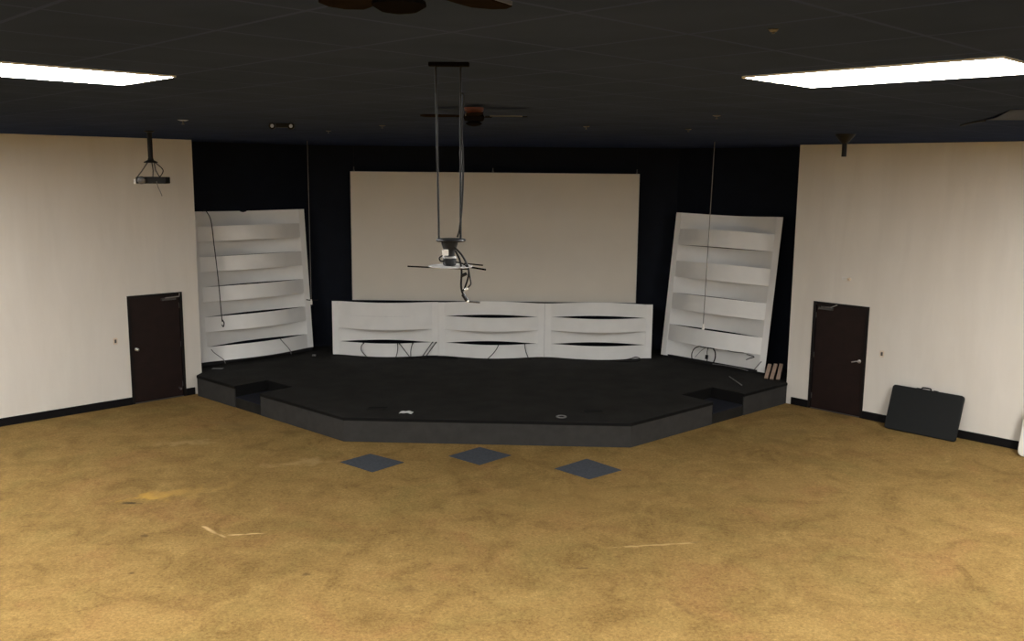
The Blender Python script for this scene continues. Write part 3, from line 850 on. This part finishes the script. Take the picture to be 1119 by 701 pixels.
switch('small wall switch left of the left dark door', ML, 6.52, 1.26)
switch('small wall switch right of the right dark door', MR, -7.04, 1.26)
t = thing('wall_bracket', 'small white bracket on the wall above the right dark door', 'bracket', mat=MR @ T(-7.80, 0, 2.56))
g = t.matrix_basis
MB().box((-0.09, -0.012, -0.03), (0.09, 0, 0.03), g).build('bracket_plate', 'white', t, 0.004)
MB().lathe([(0.03, 0), (0.032, 0.03), (0.02, 0.05)], g @ T(0.06, -0.01, 0.0) @ RX(PI / 2)).build('sensor_eye', 'ivory', t)

# black case leaning on the right wall: bottom pushed out, top on the wall
u0, u1 = -6.76, -5.53
base = Vector(Rp((u0 + u1) / 2 + 0.0, -0.40) + (0.0,))
cw, ch = 1.22, 0.80
lean = math.asin(0.27 / ch)
gc = MR @ T((u0 + u1) / 2, -0.368, 0.012) @ RX(-lean)
t = thing('folding_table', 'flat black folded table with rounded corners leaning on the right wall', 'folding table', mat=gc)
MB().round_slab(cw, ch, 0.036, 0.05, gc).build('front_half', 'case', t)
MB().round_slab(cw, ch, 0.036, 0.05, gc @ T(0, 0.040, 0)).build('rear_half', 'case', t)
MB().tube([gc @ Vector((-0.11, 0.035, ch - 0.004)), gc @ Vector((-0.10, 0.035, ch + 0.028)), gc @ Vector((0.03, 0.035, ch + 0.028)), gc @ Vector((0.04, 0.035, ch - 0.004))], 0.013, 10, 4).build('carry_handle', 'black', t)
for x in (-0.19, 0.10): MB().box((x, -0.006, ch - 0.03), (x + 0.07, 0.082, ch + 0.008), gc).build('latch', 'black', t, 0.004)
for x in (-0.33, 0.27): MB().tube([gc @ Vector((x, 0.037, 0.006)), gc @ Vector((x + 0.08, 0.037, 0.006))], 0.013, 10).build('hinge', 'dull', t)

# white rounded board at the right picture edge
gw = MR @ T(-4.33, -0.40, 0.004) @ RX(-math.radians(15))
t = thing('white_board', 'white rounded board leaning on the right wall at the photo edge', 'board', mat=gw)
MB().round_slab(0.9, 0.8, 0.06, 0.09, gw @ T(0.22, 0, 0.012)).build('board', 'wall', t)
for x in (0.0, 0.45): MB().box((x, 0.005, 0.0), (x + 0.06, 0.055, 0.014), gw).build('foot', 'black', t)

# ---------------------------------------------------------------- ceiling fittings
e = thing('emergency_light', 'small twin headed emergency lamp on the dark ceiling left of centre', 'emergency light', (-2.97, 11.5, HC))
MB().box((-3.05, 11.46, HC - 0.05), (-2.89, 11.54, HC - 0.001)).build('lamp_box', 'black', e, 0.008)
for sx in (-1, 1):
    q = T(-2.97 + sx * 0.115, 11.46, HC - 0.035) @ RX(PI / 2)
    h = MB().lathe([(0.022, -0.03), (0.04, 0.0), (0.042, 0.035)], q, 16).build('lamp_head', 'black', e)
    MB().lathe([(0.022, 0.034), (0.020, 0.04)], q, 16).build('lamp_face', 'metal', h)


def sprinkler(label, x, y, r=0.04, mat='dull'):
    t = thing('sprinkler_head', label, 'sprinkler', (x, y, HC), group='ceiling sprinkler heads')
    MB().lathe([(r * 0.6, HC - 0.012), (r, HC - 0.004), (r, HC - 0.001)], T(x, y, 0), 18).build('escutcheon', mat, t)
    MB().lathe([(0.3 * r, HC - 0.9 * r), (0.33 * r, HC - 0.8 * r), (0.14 * r, HC - 0.75 * r), (0.14 * r, HC - 0.008)], T(x, y, 0), 12).build('deflector', 'dull', t)


sprinkler('small sprinkler head on the ceiling right of the left projector pole', -3.98, 10.9, 0.06, 'metal')
sprinkler('small sprinkler head on the ceiling above the left end of the screen', -1.79, 11.76)
sprinkler('small sprinkler head on the ceiling above the right end of the screen', 0.75, 11.54)
sprinkler('small sprinkler head on the ceiling right of the screen', 2.08, 12.0)
sprinkler('small sprinkler head on the ceiling above the right hanging microphone', 1.87, 9.22)
sprinkler('small sprinkler head on the ceiling left of the right light panel', 0.985, 3.82, 0.02)
sprinkler('small sprinkler head on the ceiling nearest the left tall panel', -2.81, 13.4)

# a ceiling tile edge sagging near the right wall
m = MB(); nu, nv = 14, 8
vs = []
ca, cb = Vector((4.62, 9.55, 0)), Vector((4.15, 8.12, 0)); wv = Vector((0.42, -0.05, 0))
for s in (0, 1):
    for i in range(nu + 1):
        for j in range(nv + 1):
            p = ca.lerp(cb, i / nu) + wv * (j / nv)
            dz = 0.022 * math.sin(PI * i / nu) * (1 - j / nv) ** 2 + 0.004
            vs.append((p.x, p.y, HC - dz + (0.003 if s else 0)))
fs = []; K = (nu + 1) * (nv + 1)
for i in range(nu):
    for j in range(nv):
        a = i * (nv + 1) + j; b2 = a + nv + 1
        fs.append((a, b2, b2 + 1, a + 1)); fs.append((K + a, K + a + 1, K + b2 + 1, K + b2))
solo('sagging_ceiling_tile', m.add(vs, fs), 'tilecap', 'sagging dark ceiling tile edge before the top of the right wall', 'ceiling tile', (4.5, 8.8, HC))
MBc = MB().tube([(4.88, 10.6, HC - 0.004), (4.7, 9.95, HC - 0.005), (4.66, 9.6, HC - 0.006)], 0.010, 6, 5)
solo('loose_cable', MBc, 'cable', 'dark cord trailing along the ceiling from the sagging tile', 'cable', (4.7, 9.95, HC))

# ---------------------------------------------------------------- camera
f_px, yaw, pitch, roll = 1006.516, 0.011955, 0.158715, 0.009478
cy, sy_, cp_, sp = math.cos(yaw), math.sin(yaw), math.cos(pitch), math.sin(pitch)
fw = Vector((-sy_ * cp_, cy * cp_, -sp)); r0 = Vector((cy, sy_, 0)); u0_ = r0.cross(fw)
c, s = math.cos(roll), math.sin(roll)
rr = r0 * c + u0_ * s; uu = u0_ * c - r0 * s
cam = bpy.data.cameras.new('camera'); co = bpy.data.objects.new('camera', cam); C.objects.link(co)
mw = Matrix((rr, uu, -fw)).transposed().to_4x4(); mw.translation = (0, 0, CAM_H)
co.matrix_world = mw
cam.sensor_fit = 'HORIZONTAL'; cam.sensor_width = 36; cam.lens = 36 * f_px / 1119; cam.clip_start = 0.05; cam.clip_end = 100
sce = bpy.context.scene
sce.camera = co

w = bpy.data.worlds.new('world'); sce.world = w; w.use_nodes = True
w.node_tree.nodes['Background'].inputs[0].default_value = (0.02, 0.02, 0.022, 1)
w.node_tree.nodes['Background'].inputs[1].default_value = 0.3
sce.view_settings.view_transform = 'Standard'
sce.view_settings.look = 'None'
sce.view_settings.exposure = 0.0
sce.view_settings.gamma = 1.0
sce.view_settings.use_curve_mapping = False
